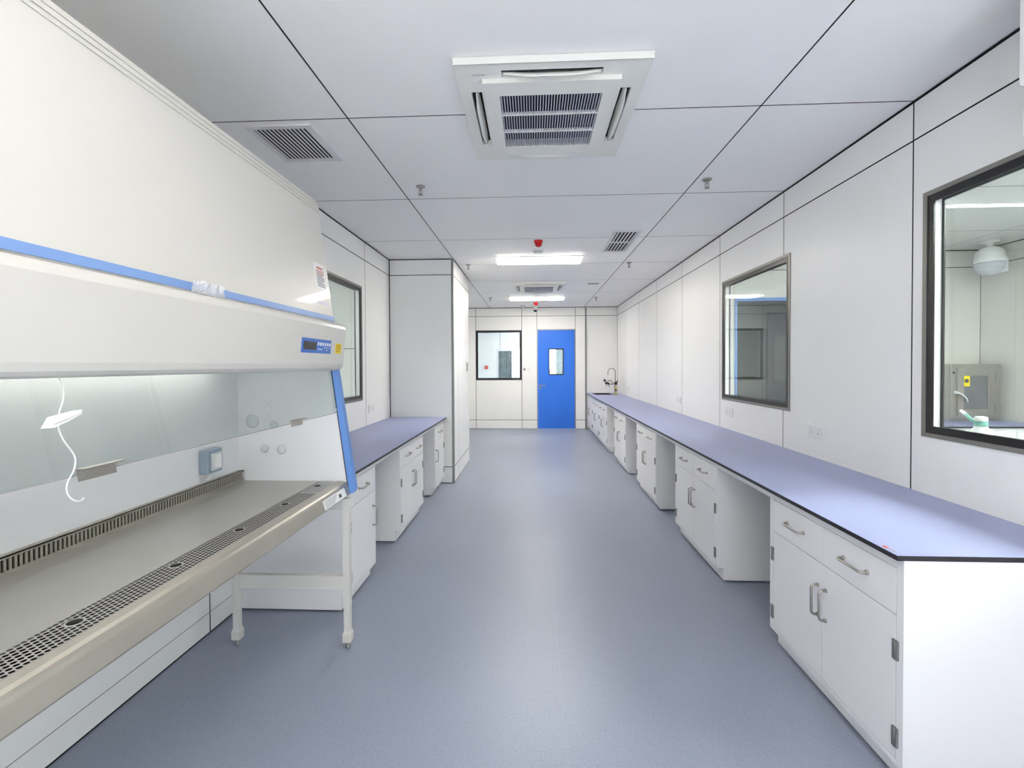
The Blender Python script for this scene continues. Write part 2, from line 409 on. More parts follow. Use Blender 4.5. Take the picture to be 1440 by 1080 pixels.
# ---------------------------------------------------------------- ceiling vents
def vent(label, cx, cy, w, l, n, divider, k2=1.0):
    t = thing('ceiling_vent', label, 'vent', (cx, cy, ZC), None)
    b = MB()
    for q in rects_minus(-w/2, w/2, -l/2, l/2, [(-w/2+.03, w/2-.03, -l/2+.03, l/2-.03)]): b.box(q[0], q[1], q[2], q[3], -.010, 0)
    b.build('frame', M_grille, t)
    b = MB(); b.box(-w/2+.03, w/2-.03, -l/2+.03, l/2-.03, -.0015, -.0005); b.build('duct_shade_sheet', M_dark, t)  # black sheet stands for the shade up in the duct
    iw = w-.06; sl = None
    for k in range(n):
        x = -iw/2+(k+.5)*iw/n
        if sl is None:
            b = MB(); b.prism([(-.0015, -.0015), (.0015, -.0015), (.0085*k2, -.0105), (.0055-(k2-1)*.010, -.0105)], 1, -l/2+.03, l/2-.03); sl = b.build('slat', M_grille, t, (x, 0, 0))
        else: inst(sl, t, (x, 0, 0))
    if divider:
        b = MB(); b.box(-iw/2, iw/2, -.010, .010, -.0115, -.003); b.build('divider', M_grille, t)
    return t
vent('white slatted ceiling vent above the left safety cabinet', -1.35, 2.578, .36, .42, 13, False, 1.45)
vent('white slatted ceiling vent with a middle divider beside the right ceiling joint', .918, 4.80, .27, .80, 6, True)

# ---------------------------------------------------------------- small ceiling devices
def sprinkler(label, x, y):
    t = thing('sprinkler', label, 'sprinkler', (x, y, ZC), 'pendent ceiling sprinklers')
    b = MB(); b.lathe((0, 0, 0), [(.034, 0), (.034, -.004), (.022, -.012), (.012, -.014)], 18); b.build('rosette', M_steel, t)
    b = MB(); b.tube([(0, 0, -.008), (0, 0, -.03)], .010, 8); b.tube([(-.010, 0, -.03), (-.014, 0, -.042), (-.004, 0, -.058)], .0028, 6); b.tube([(.010, 0, -.03), (.014, 0, -.042), (.004, 0, -.058)], .0028, 6); b.build('nozzle_frame', M_steel, t)
    b = MB(); b.tube([(0, 0, -.03), (0, 0, -.055)], .003, 6); b.build('bulb', M_hinge, t)
    b = MB(); b.lathe((0, 0, -.06), [(.002, .004), (.017, .001), (.017, -.001), (.002, -.003)], 14); b.build('deflector', M_hinge, t)
for lab, x, y in (('chrome sprinkler at the ceiling joint, nearest one left of centre', -.795, 3.235), ('chrome sprinkler right of the right ceiling joint, nearest on that side', 1.21, 3.23),
                  ('small sprinkler above the boxed-out corner, second on the left row', -.815, 5.77), ('small sprinkler near the right wall, second on the right row', 1.21, 5.78),
                  ('tiny farthest sprinkler on the left row before the far wall', -.80, 8.62), ('tiny farthest sprinkler on the right row before the far wall', 1.2, 8.70)):
    sprinkler(lab, x, y)
def strobe(label, x, y, s=1):
    t = thing('alarm_strobe', label, 'alarm strobe', (x, y, ZC), 'red ceiling alarm strobes')
    b = MB(); b.lathe((0, 0, 0), [(.046*s, 0), (.048*s, -.010*s), (.046*s, -.014*s)], 22); b.build('base', M_white, t)
    b = MB(); b.lathe((0, 0, -.014*s), [(.046*s, 0), (.040*s, -.028*s), (.036*s, -.032*s), (.030*s, -.060*s), (.020*s, -.064*s)], 22); b.build('lens', M_red, t)
strobe('red cone alarm strobe on the ceiling in front of the nearer lit panel', .062, 4.66)
strobe('red cone alarm strobe on the ceiling close to the far wall', .067, 9.2)
def detector(label, x, y):
    t = thing('smoke_detector', label, 'smoke detector', (x, y, ZC), 'round white smoke detectors')
    b = MB(); b.lathe((0, 0, 0), [(.066, 0), (.066, -.012), (.055, -.016)], 24); b.build('base', M_white, t)
    b = MB(); b.lathe((0, 0, -.016), [(.052, 0), (.052, -.012), (.038, -.024), (.012, -.026)], 24); b.build('cap', M_white, t)
    b = MB(); b.lathe((0, 0, -.018), [(.053, 0), (.053, -.006)], 24); b.build('vent_slot', M_inkgrey, t)
detector('round white smoke detector between red strobe and nearer lit panel', .06, 5.13)
detector('round white smoke detector by the far wall, left of the dome camera', -.21, 9.82)
t = thing('dome_camera', 'small white dome camera under the ceiling above the blue door', 'camera', (.06, 9.85, ZC))
b = MB(); b.lathe((0, 0, 0), [(.06, 0), (.06, -.03), (.045, -.05), (.04, -.095)], 22); b.build('housing', M_white, t)
b = MB(); b.lathe((0, 0, -.095), [(.04, 0), (.037, -.018), (.026, -.032), (.008, -.04), (0, -.041)], 18); b.build('dome', M_screen, t)
t = thing('ceiling_speaker', 'flat white oblong ceiling speaker right of the second air conditioner', 'speaker', (.948, 7.18, ZC))
b = MB(); b.box(-.10, .10, -.06, .06, -.012, 0, .004); b.build('plate', M_white, t)
b = MB(); b.box(-.085, .085, -.045, .045, -.014, -.012); b.build('grille', M_inkgrey, t)

# ---------------------------------------------------------------- wall devices
def socket(label, axis, const, sgn, uc, zc, w=.09, h=.09, gang=2, name='wall_socket', group='white wall sockets'):
    t = thing(name, label, 'socket', (const, uc, zc) if axis == 0 else (uc, const, zc), group)
    def bx(mb, a, b_, c, d_, p, q, bev=0):
        if axis == 0: mb.box(-sgn*p, -sgn*q, a, b_, c, d_, bev)
        else: mb.box(a, b_, -sgn*p, -sgn*q, c, d_, bev)
    b = MB(); bx(b, -w/2, w/2, -h/2, h/2, 0, .008, .002); b.build('plate', M_white, t)
    for k in range(gang):
        cu = (k-(gang-1)/2)*w/gang; hw = w/gang*.34
        b = MB(); bx(b, cu-hw, cu+hw, -h*.34, h*.34, .008, .0095); ins = b.build('insert', M_white, t)
        b = MB()
        for (du, dz, ww, hh) in ((0, .016, .0015, .004), (-.006, -.008, .0015, .005), (.006, -.008, .0015, .005)): bx(b, cu+du-ww, cu+du+ww, dz-hh, dz+hh, .0095, .0100)
        b.build('pin_slots', M_ink, ins)
    return t
socket('white double socket on the right wall, nearest, between the two windows', 0, XR, 1, 3.085, .972, .16)
socket('white double socket on the right wall under the farther window', 0, XR, 1, 4.40, .965, .16)
socket('white double socket on the right wall beyond the farther window', 0, XR, 1, 5.89, .968, .17)
socket('white socket on the right wall close to the sink tap', 0, XR, 1, 8.95, .955, .16)
socket('white double socket on the left wall above the short worktop', 0, XL, -1, 4.78, .965, .17)
t = thing('wall_controller', 'slim white controller with dark screen on the boxed-out corner flank', 'controller', (XP, 6.46, 1.40))
b = MB(); b.box(0, .014, -.065, .065, -.075, .075, .003); b.build('housing', M_white, t)
b = MB(); b.box(.014, .0155, -.035, .04, -.06, .06); b.build('screen', M_ink, t)
t = thing('wall_switch', 'small white and grey switch plates left of the blue door', 'switch', (-.14, YF, 1.35))
b = MB(); b.box(-.09, .0, -.01, 0, -.075, .03, .002); b.build('plate', M_white, t)
b = MB(); b.box(.01, .095, -.01, 0, -.075, .02, .002); b.build('plate', M_white, t)
b = MB(); b.box(-.068, -.022, -.014, -.01, -.05, .0); b.build('keypad', M_inkgrey, t)
b = MB(); b.box(-.062, -.03, -.012, 0, .045, .075, .002); b.build('indicator', M_white, t)

# ---------------------------------------------------------------- white wall-mounted box, right edge of frame
t = thing('wall_air_purifier', 'bright white rounded box mounted high on the right wall at the frame edge', 'air purifier', (XR, 1.42, 2.13))
b = MB(); b.box(-.272, 0, -.4, .165, .19, .55, .02); b.build('housing', M_bright, t)
b = MB(); b.box(-.266, 0, -.4, .17, 0, .158, .045); b.build('lower_cover', M_bright, t)
b = MB(); b.box(-.21, -.002, -.39, .14, .14, .21); b.build('neck', M_grille, t)

# ---------------------------------------------------------------- worktops
def worktop(name, label, x0, x1, y0, y1, hole=None, z=.80, th=.0172):
    t = thing(name, label, 'worktop', ((x0+x1)/2, (y0+y1)/2, z)); cx, cy = (x0+x1)/2, (y0+y1)/2
    b = MB()
    for q in rects_minus(x0-cx, x1-cx, y0-cy, y1-cy, [tuple(v-c for v, c in zip(hole, (cx, cx, cy, cy)))] if hole else []): b.box(q[0], q[1], q[2], q[3], -.0008, 0)
    b.build('surface', M_top, t)
    b = MB()
    for q in rects_minus(x0-cx, x1-cx, y0-cy, y1-cy, [tuple(v-c for v, c in zip(hole, (cx, cx, cy, cy)))] if hole else []): b.box(q[0], q[1], q[2], q[3], -th, -.0008)
    b.build('black_core', M_edge, t)
    return t
FXR, KXR, CXR = 1.195, 1.236, 1.172
SINK = (1.30, 1.66, 9.50, 9.98)
wt = worktop('worktop', 'long lavender-blue worktop with black edge running along the right wall', CXR, XR-.001, 1.515, YF-.001, SINK)
FXL, KXL, CXL = -1.065, -1.108, -1.04
wt2 = worktop('worktop', 'short lavender-blue worktop with black edge beside the safety cabinet', XL+.001, CXL, 2.53, YP-.001)
t = thing('worktop_sticker', 'tiny red and grey printed sticker on the near worktop corner', 'sticker', (1.188, 1.567, .80))
b = MB(); b.box(-.010, .010, -.034, .034, 0, .0004); b.build('backing', M_top, t)
b = MB(); b.box(-.006, .006, .008, .030, .0004, .0007); b.build('red_print', M_inkred, t)
b = MB(); b.box(-.004, .004, -.028, .004, .0004, .0007); b.build('grey_print', M_inkgrey, t)

# ---------------------------------------------------------------- base cabinets
def handle_mesh(L, so, vertical):
    """bow handle, mounted on plane x=0, standing out towards -x"""
    h = L/2; rr = .0052
    p = [(0, -h, 0), (-so*.6, -h, 0), (-so*.92, -h+.006, 0), (-so, -h+.016, 0), (-so, h-.016, 0), (-so*.92, h-.006, 0), (-so*.6, h, 0), (0, h, 0)]
    if vertical: p = [(x, 0, y) for x, y, _ in p]
    b = MB(); b.tube(p, rr, 8)
    for e in (-h, h):
        c = (0, 0, e) if vertical else (0, e, 0); b.lathe(c, [(.0085, 0), (.0085, -.005), (.006, -.007)], 10, 'x')
    bmesh.ops.recalc_face_normals(b.bm, faces=b.bm.faces)
    me = bpy.data.meshes.new('handle'); b.bm.to_mesh(me); b.bm.free(); me.materials.append(M_steel); return me
HM_H = handle_mesh(.125, .028, False); HM_V = handle_mesh(.125, .028, True)
hb = MB(); hb.tube([(0, 0, -.032), (0, 0, .032)], .006, 8); hb.box(-.004, .004, -.011, .011, -.032, .032); bmesh.ops.recalc_face_normals(hb.bm, faces=hb.bm.faces)
HG = bpy.data.meshes.new('hinge'); hb.bm.to_mesh(HG); hb.bm.free(); HG.materials.append(M_hinge)
def place(me, name, parent, loc, rotz=0):
    o = bpy.data.objects.new(name, me); link(o, parent); o.location = loc; o.rotation_euler = (0, 0, rotz); return o
def cabinet(label, y0, y1, side, hands, drawers=True, name='base_cabinet', group=None, depth=None):
    """built facing -x at the origin, then mirrored by rotation for the left side. hands: list of hinge sides per door 'n' (low y) / 'f' (high y)"""
    fx = FXR if side > 0 else FXL
    back = (XR-.002-fx) if side > 0 else (fx-(XL+.002)); kick = .041
    t = thing(name, label, 'cabinet', (fx, (y0+y1)/2, 0), group)
    if side < 0: t.rotation_euler = (0, 0, math.pi)
    W2 = (y1-y0)/2; zt = .7825; zk = .092
    loc_h = list(hands) if side > 0 else [{'n': 'f', 'f': 'n'}[c] for c in hands][::-1]
    b = MB()
    for s in (-1, 1):
        a, c = (s*W2, s*(W2-.018))
        b.prism([(.0, zk), (kick, zk), (kick, .012), (back, .012), (back, zt), (0, zt)], 1, min(a, c), max(a, c))
    b.box(.0, back, -W2+.018, W2-.018, zk, zk+.018); b.box(back-.012, back, -W2+.018, W2-.018, zk, zt)
    b.box(0, .02, -W2+.018, W2-.018, .748, zt)
    if drawers: b.box(.02, back, -W2+.018, W2-.018, zt-.012, zt)
    b.box(0, .0005, -W2+.018, -W2+.0185, zk, zk+.001); b.box(.0, .02, -W2+.018, -W2+.028, zk+.018, .748); b.box(.0, .02, W2-.028, W2-.018, zk+.018, .748)
    b.build('carcass', M_cab, t)
    b = MB(); b.box(.014, .018, -W2+.02, W2-.02, zk+.018, .748); b.build('gap_shade_sheet', M_gap, t)  # grey sheet set behind the fronts, painted as shade in the gaps
    b = MB(); b.box(kick, kick+.015, -W2+.018, W2-.018, .012, zk); b.build('toe_kick', M_cab, t)
    for s in (-1, 1):
        for xx in (kick+.06, back-.06):
            b = MB(); b.lathe((xx, s*(W2-.05), 0), [(.016, 0), (.016, .006), (.010, .007), (.010, .013)], 10); b.build('foot', M_edge, t)
    nd = len(hands); i0, i1 = -W2+.030, W2-.030; wd = (i1-i0)/nd; g = .0017
    for k in range(nd):
        p, q = i0+k*wd+g, i0+(k+1)*wd-g
        if drawers:
            b = MB(); b.box(-.001, .014, p, q, .590+g, .747-g, .0012); dr = b.build('drawer', M_cab, t)
            place(HM_H, 'handle', dr, (-.001, (p+q)/2, .672))
        z1 = .590-g if drawers else .747-g
        b = MB(); b.box(-.001, .014, p, q, zk+.018+g, z1, .0012); do = b.build('door', M_cab, t)
        hs = loc_h[k]; hy = (q-.024) if hs == 'n' else (p+.024)
        place(HM_V, 'handle', do, (-.001, hy, .43))
        hgy = (p-.003) if hs == 'n' else (q+.003)
        for zz in (.475, .185): place(HG, 'hinge', do, (-.003, hgy, zz))
    return t
GR = 'white base cabinets under the right worktop'
for lab, y0, y1, hands in (('white two-door base cabinet at the near end of the right worktop', 1.517, 2.345, 'nf'),
                           ('white two-door base cabinet under right worktop, second from the camera', 3.005, 3.875, 'nf'),
                           ('white two-door base cabinet under right worktop, third from the camera', 4.480, 5.310, 'nf'),
                           ('white two-door base cabinet under right worktop, fourth from the camera', 5.935, 6.755, 'nf'),
                           ('white two-door base cabinet under right worktop, nearer of the joined row by the sink', 7.395, 8.28, 'nf'),
                           ('white two-door base cabinet under right worktop, middle of the joined row by the sink', 8.282, 9.17, 'nf')):
    cabinet(lab, y0, y1, 1, hands, group=GR)
cabinet('white drawerless cabinet under the sink at the far end of the right worktop', 9.172, 10.11, 1, 'nf', drawers=False, name='sink_cabinet', group=GR)
GL = 'white base cabinets under the left worktop'
cabinet('white single-door base cabinet beside the safety cabinet leg', 2.555, 3.012, -1, 'n', group=GL)
cabinet('white two-door base cabinet in the middle of the left worktop', 3.585, 4.35, -1, 'nf', group=GL)
cabinet('narrow white single-door base cabinet against the boxed-out corner', 4.875, 5.385, -1, 'f', group=GL)
for (p, q) in ((2.345, 3.005), (3.875, 4.48), (5.31, 5.935), (6.755, 7.395)):
    b = MB(); b.box(FXR+.001-(CXR+XR-.001)/2, FXR+.02-(CXR+XR-.001)/2, p+.001-(1.515+YF-.001)/2, q-.001-(1.515+YF-.001)/2, -.052, -.0166); b.build('front_rail', M_cab, wt)
for (p, q) in ((3.012, 3.585), (4.35, 4.875)):
    b = MB(); b.box(FXL-.02-(XL+.001+CXL)/2, FXL-.001-(XL+.001+CXL)/2, p+.001-(2.53+YP-.001)/2, q-.001-(2.53+YP-.001)/2, -.052, -.0166); b.build('front_rail', M_cab, wt2)

# ---------------------------------------------------------------- sink and tap
t = thing('sink', 'dark sink basin let into the far end of the right worktop', 'sink', ((SINK[0]+SINK[1])/2, (SINK[2]+SINK[3])/2, .80))
hx, hy = (SINK[1]-SINK[0])/2, (SINK[3]-SINK[2])/2
b = MB()
for q in rects_minus(-hx-.012, hx+.012, -hy-.012, hy+.012, [(-hx+.006, hx-.006, -hy+.006, hy-.006)]): b.box(q[0], q[1], q[2], q[3], .0002, .004)
b.build('rim', M_edge, t)
b = MB(); b.box(-hx+.001, -hx+.006, -hy+.001, hy-.001, -.2, .0); b.box(hx-.006, hx-.001, -hy+.001, hy-.001, -.2, .0); b.box(-hx+.006, hx-.006, -hy+.001, -hy+.006, -.2, .0); b.box(-hx+.006, hx-.006, hy-.006, hy-.001, -.2, .0); b.box(-hx+.001, hx-.001, -hy+.001, hy-.001, -.206, -.2)
b.build('basin', M_edge, t)
t = thing('lab_tap', 'tall gooseneck laboratory tap with black knobs beside the sink', 'tap', (1.665+.03, 9.44, .80))
b = MB(); b.lathe((0, 0, 0), [(.034, 0), (.034, .012), (.026, .02), (.026, .2), (.03, .21), (.03, .25), (.018, .26)], 16); b.build('column', M_steel, t)
arc = [(0, 0, .25), (0, 0, .47)]+[(-.075+.075*math.cos(a), 0, .47+.075*math.sin(a)) for a in [math.pi*k/10 for k in range(1, 11)]]+[(-.152, 0, .41)]
b = MB(); b.tube(arc, .0095, 10); b.build('gooseneck', M_steel, t)
b = MB(); b.tube([(0, 0, .225), (-.05, 0, .23), (-.07, -.0, .27), (-.09, 0, .295), (-.15, 0, .295), (-.155, 0, .27)], .011, 8); b.build('side_spout', M_steel, t)
b = MB(); b.tube([(0, 0, .225), (-.13, -.02, .222), (-.21, -.03, .235)], .012, 8); b.tube([(-.13, -.02, .222), (-.135, -.02, .16)], .009, 8); b.tube([(-.185, -.03, .23), (-.19, -.03, .175)], .009, 8); b.build('branch_pipe', M_steel, t)
for (px, py, pz) in ((-.155, -.045, .235), (-.195, -.05, .25), (-.225, -.045, .30)):
    b = MB(); b.lathe((px, py, pz), [(.012, .02), (.024, .012), (.026, -.012), (.014, -.02)], 12, 'y'); b.build('knob', M_edge, t)
b = MB(); b.lathe((.005, -.028, .245), [(.03, .022), (.034, 0), (.028, -.03), (.01, -.034)], 12, 'z'); b.tube([(.02, -.03, .26), (.04, -.035, .30)], .010, 8); b.build('knob', M_edge, t)
b = MB(); b.tube([(.004, -.036, .01), (.004, -.036, .175)], .012, 10); sl = b.build('hand_spray', M_yellow, t)
b = MB(); b.tube([(.004, -.036, .075), (.004, -.036, .13)], .0145, 10); b.build('black_grip', M_edge, sl)

# ---------------------------------------------------------------- biosafety cabinet
BY0, BY1 = .32, 2.29
BL = Vector((-1.3, 1.3, 0))
bsc = thing('biosafety_cabinet', 'large white biosafety cabinet with blue trim, glass sash and stainless worktray on the left', 'safety cabinet', BL)
def bp(mb, name, mt, parent=bsc):
    return mb.build(name, mt, parent, -BL if parent is bsc else None)
FT, FB = (-1.097, 2.250), (-1.018, 1.655)          # sloping upper front
def ux(z): return FB[0]+(FT[0]-FB[0])*(z-FB[1])/(FT[1]-FB[1])
HT, HB = (-.955, 1.606), (-.972, 1.430)            # hood face
def hxx(z): return HB[0]+(HT[0]-HB[0])*(z-HB[1])/(HT[1]-HB[1])
def on_slope(fn, y0, y1, z0, z1, d0, d1):
    return MB().prism([(fn(z0)+d0, z0), (fn(z0)+d1, z0), (fn(z1)+d1, z1), (fn(z1)+d0, z1)], 1, y0, y1)
b = MB(); b.prism([(-1.70, 1.405), (-1.70, 2.263), (-1.108, 2.263), (-1.100, 2.260), FT, FB, (-1.024, 1.405), (-1.06, 1.405), (-1.06, 1.50), (-1.515, 1.50), (-1.515, 1.405)], 1, BY0, BY1); housing = bp(b, 'upper_housing', M_bsc)
for z0, z1 in ((2.205, 2.217), (2.222, 2.236), (2.240, 2.252)):
    bp(on_slope(ux, BY0, BY1+.001, z0, z1, -.01, .0035), 'top_ridge', M_bsc)
bp(on_slope(ux, BY0, BY1+.0015, 1.648, 1.672, -.01, .004), 'blue_strip', M_strip)
hood = [(-1.03, 1.645), (-.975, 1.632), (-.962, 1.624), HT, HB, (-.977, 1.412), (-.986, 1.403), (-1.00, 1.398), (-1.03, 1.397)]
b = MB(); b.prism(hood, 1, BY0, BY1+.004); h = bp(b, 'hood', M_bsc); md = h.modifiers.new('bevel', 'BEVEL'); md.width = .005; md.segments = 2; md.limit_method = 'ANGLE'
# control panel
cp = bp(on_slope(hxx, 1.858, 2.132, 1.478, 1.541, -.002, .0022), 'control_panel', M_panelblue)
def sub(mb, name, mt): return mb.build(name, mt, cp)
sub(on_slope(hxx, 1.872, 1.985, 1.492, 1.527, .0015, .0032), 'display', M_screen)
for k in range(6): sub(on_slope(hxx, 1.997+k*.0225, 2.010+k*.0225, 1.513, 1.527, .0015, .0031), 'button', M_white)
for (ya, yb, za) in ((1.999, 2.045, 1.4945), (2.060, 2.072, 1.503), (2.084, 2.094, 1.503), (2.108, 2.116, 1.503), (2.084, 2.094, 1.492)):
    sub(on_slope(hxx, ya, yb, za, za+.0035, .0015, .0029), 'print_mark', M_white)
ys_ = bp(on_slope(hxx, 2.186, 2.252, 1.482, 1.530, -.002, .0014), 'warning_sticker', M_yellow)
for k in range(5): on_slope(hxx, 2.192, 2.246-(.014 if k == 4 else 0), 1.520-k*.0075, 1.523-k*.0075, .001, .0018).build('print_line', M_inkorange, ys_)
lb = bp(on_slope(ux, 2.152, 2.256, 1.80, 1.925, -.002, .0012), 'paper_label', M_white)
on_slope(ux, 2.176, 2.236, 1.898, 1.906, .001, .0017).build('red_title', M_inkred, lb)
zz = 1.886; k = 0
while zz > 1.806:
    on_slope(ux, 2.164, 2.246-(.02 if k % 4 == 3 else 0), zz, zz+.0042, .001, .0017).build('print_line', M_inkred if k in (0, 2) else M_inkgrey, lb); zz -= .0078; k += 1
b = MB()
fm = bp(on_slope(ux, 2.14, 2.262, 1.722, 1.736, -.001, .0008), 'faint_lettering', mat('ink_faint', (222, 218, 232), .5))
# lower body
side = [(-1.70, .775), (-1.70, 1.405), (-1.022, 1.405), (-.940, .800), (-.950, .775)]
for (a, c) in ((BY1-.026, BY1-.001), (BY0+.001, BY0+.026)):
    b = MB(); b.prism(side, 1, a, c); bp(b, 'side_wall', M_bscin)
post = [(-1.018, 1.399), (-.991, 1.401), (-.903, .790), (-.912, .776), (-.936, .770)]
for (a, c) in ((BY1-.030, BY1+.006), (BY0-.004, BY0+.028)):
    b = MB(); b.prism(post, 1, a, c); bp(b, 'blue_post', M_blue)
b = MB(); b.prism([(-1.023, 1.399), (-1.0185, 1.399), (-.9365, .80), (-.941, .80)], 1, BY1-.031, BY1-.0265); bp(b, 'seal', M_edge)
b = MB(); b.box(-1.5145, -1.511, BY0+.026, BY1-.026, .80, 1.499); bp(b, 'back_panel', M_bscin)
b = MB(); b.box(-1.511, -1.062, BY0+.026, BY1-.026, 1.493, 1.499); bp(b, 'inner_ceiling', M_bscin)
b = MB(); b.box(-1.484, -1.092, BY0+.026, BY1-.026, .829, .835); bp(b, 'work_surface', M_tray)
b = MB(); b.box(-1.60, -.96, BY0+.005, BY1-.005, .756, .766); bp(b, 'base_pan', M_tray)
b = MB(); b.box(-1.51, -.965, BY0+.026, BY1-.026, .766, .770); bp(b, 'cavity_shade_sheet', M_dark)  # black sheet stands for the shade under the perforated grille
lip = [(-.995, .835), (-.966, .835), (-.953, .832), (-.946, .826), (-.942, .816), (-.929, .772), (-.936, .764), (-.958, .762), (-.958, .756), (-.966, .756), (-.966, .80), (-.995, .829)]
b = MB(); b.prism(lip, 1, BY0, BY1-.003); bp(b, 'front_apron', M_apron)
# perforated front grille with real holes
b = MB(); bmm = b.bm; px, py, hr = .0137, .0130, .0056; nx = 7; ny = int((BY1-BY0-.05)/py)
xs0 = -1.0925
for i in range(nx):
    for j in range(ny):
        cx = xs0+(i+.5)*px; cy = BY0+.026+(j+.5+(.5 if i % 2 else 0))*py
        if cy+py/2 > BY1-.024: continue
        out = [(px/2, 0), (px/2, py/2), (-px/2, py/2), (-px/2, 0), (-px/2, -py/2), (px/2, -py/2)]
        inn = [(hr*1.0*math.cos(a), hr*1.06*math.sin(a)) for a in (0, math.pi/3, 2*math.pi/3, math.pi, 4*math.pi/3, 5*math.pi/3)]
        O = [bmm.verts.new((cx+p, cy+q, .8345)) for p, q in out]; I = [bmm.verts.new((cx+p, cy+q, .8345)) for p, q in inn]
        for k in range(6): bmm.faces.new((O[k], O[(k+1) % 6], I[(k+1) % 6], I[k]))
pg = bp(b, 'perforated_grille', M_tray); pg['kind'] = 'stuff'
for yy in (.69, .988, 1.285, 1.575, 1.876, 2.17):
    b = MB(); b.lathe((-1.053, yy, .8346), [(.020, 0), (.020, .0006), (.0145, .0006)], 20); rm = bp(b, 'finger_hole_rim', M_tray)
    b = MB(); b.lathe((-1.053, yy, .8347), [(.0148, 0), (.0148, .0008), (0, .0008)], 20); b.build('finger_hole_shade', M_dark, rm)  # dark disc laid on top, painted as the shade in the hole
# slotted rear grille
b = MB(); b.box(-1.488, -1.483, BY0+.026, BY1-.026, .835, .8465); b.box(-1.488, -1.483, BY0+.026, BY1-.026, .881, .889); b.box(-1.511, -1.483, BY0+.026, BY1-.026, .886, .889); rg = bp(b, 'rear_grille', M_apron)
b = MB(); b.box(-1.506, -1.503, BY0+.026, BY1-.026, .80, .886); b.build('slot_shade_backing', M_dark, rg)  # black strip stands for the shade behind the slots
pitch = .0137; n = int((BY1-BY0-.06)/pitch); s0 = None
for k in range(n):
    y = BY0+.033+k*pitch
    if s0 is None:
        b = MB(); b.box(-1.4875, -1.4835, -.0037, .0037, .846, .8815); s0 = b.build('slat', M_apron, rg, (0, y, 0))
    else: inst(s0, rg, (0, y, 0))
b = MB(); b.box(-1.44, -1.36, BY0+.2, BY1-.2, 1.470, 1.4925, .004); tl = bp(b, 'added_tube_base', M_white)  # hidden tube lamp added to brighten the cabinet interior
b = MB(); b.tube([(-1.40, BY0+.25, 1.462), (-1.40, BY1-.25, 1.462)], .010, 10); b.build('added_tube', M_filltube, tl)
# glass sash
def gx(z): return -1.014+(-.936+1.014)*(1.40-z)/(1.40-.80)
sash = bp(MB().prism([(gx(1.41)-.005, 1.41), (gx(1.41), 1.41), (gx(1.186), 1.186), (gx(1.186)-.005, 1.186)], 1, BY0+.028, BY1-.0305), 'glass_sash', M_sash)
on_slope(gx, BY0+.028, BY1-.0305, 1.1845, 1.1862, -.0052, .0003).build('sash_edge', M_inkgrey, sash)
for (ya, yb) in ((.936, 1.026), (1.806, 1.896)):
    b = MB(); b.prism([(gx(1.172)+.001, 1.172), (gx(1.172)+.003, 1.172), (gx(1.197)+.003, 1.197), (gx(1.197)+.001, 1.197)], 1, ya, yb)
    b.box(gx(1.197)-.001, gx(1.197)+.018, ya, yb+.012, 1.197, 1.200); b.build('sash_handle', M_steel, sash)
on_slope(gx, 2.212, 2.246, 1.196, 1.206, .0002, .0010).build('sash_label', M_greyplug, sash)
# inner socket with its clear lid, print under it, plugs of the side wall
b = MB(); b.box(-1.511, -1.468, 1.982, 2.082, .930, 1.040, .008); so = bp(b, 'inner_socket', M_sock)
b = MB(); b.box(-1.4675, -1.459, 2.000, 2.070, .945, 1.022, .003); b.build('lid', M_greyplug, so)
b = MB(); b.box(-1.459, -1.456, 2.015, 2.056, .955, 1.012); b.build('insert', M_white, so)
b = MB(); b.box(-1.511, -1.5103, 1.980, 2.050, .893, .922); il = bp(b, 'inner_label', M_white)
for k in range(3):
    b = MB(); b.box(-1.5103, -1.5099, 1.984, 2.046-.012*k, .912-.008*k, .915-.008*k); b.build('print_line', M_inkgrey, il)
for (x, z, rr) in ((-1.436, 1.140, .034), (-1.324, 1.122, .022), (-1.374, 1.001, .021), (-1.285, .994, .023)):
    b = MB(); b.lathe((x, BY1-.026, z), [(rr, 0), (rr, -.003), (rr*.8, -.005), (rr*.3, -.005)], 22, 'y'); bp(b, 'wall_plug', M_greyplug)
# taped crosses on the side wall
for (cx, cz) in ((-1.352, 1.225), (-1.352, 1.165)):
    for s in (-1, 1):
        b = MB(); b.prism([(cx-.022, cz-s*.022), (cx-.020, cz-s*.024), (cx+.022, cz+s*.022), (cx+.020, cz+s*.024)], 1, BY1-.0265, BY1-.026-.001); bp(b, 'tape_cross', M_greyplug)
# paper notice at the apron end
b = MB(); ax = lambda z: -.942+(.816-z)*.013/.044
b = on_slope(ax, 1.985, 2.215, .774, .814, -.001, .0014); nl = bp(b, 'apron_label', M_white)
for k in range(4):
    b = on_slope(ax, 1.995, 2.12-.01*k, .803-.008*k, .806-.008*k, .001, .0018); b.build('print_line', M_inkgrey, nl)
b = on_slope(ax, 2.14, 2.165, .784, .800, .001, .0018); b.build('print_block', M_ink, nl)
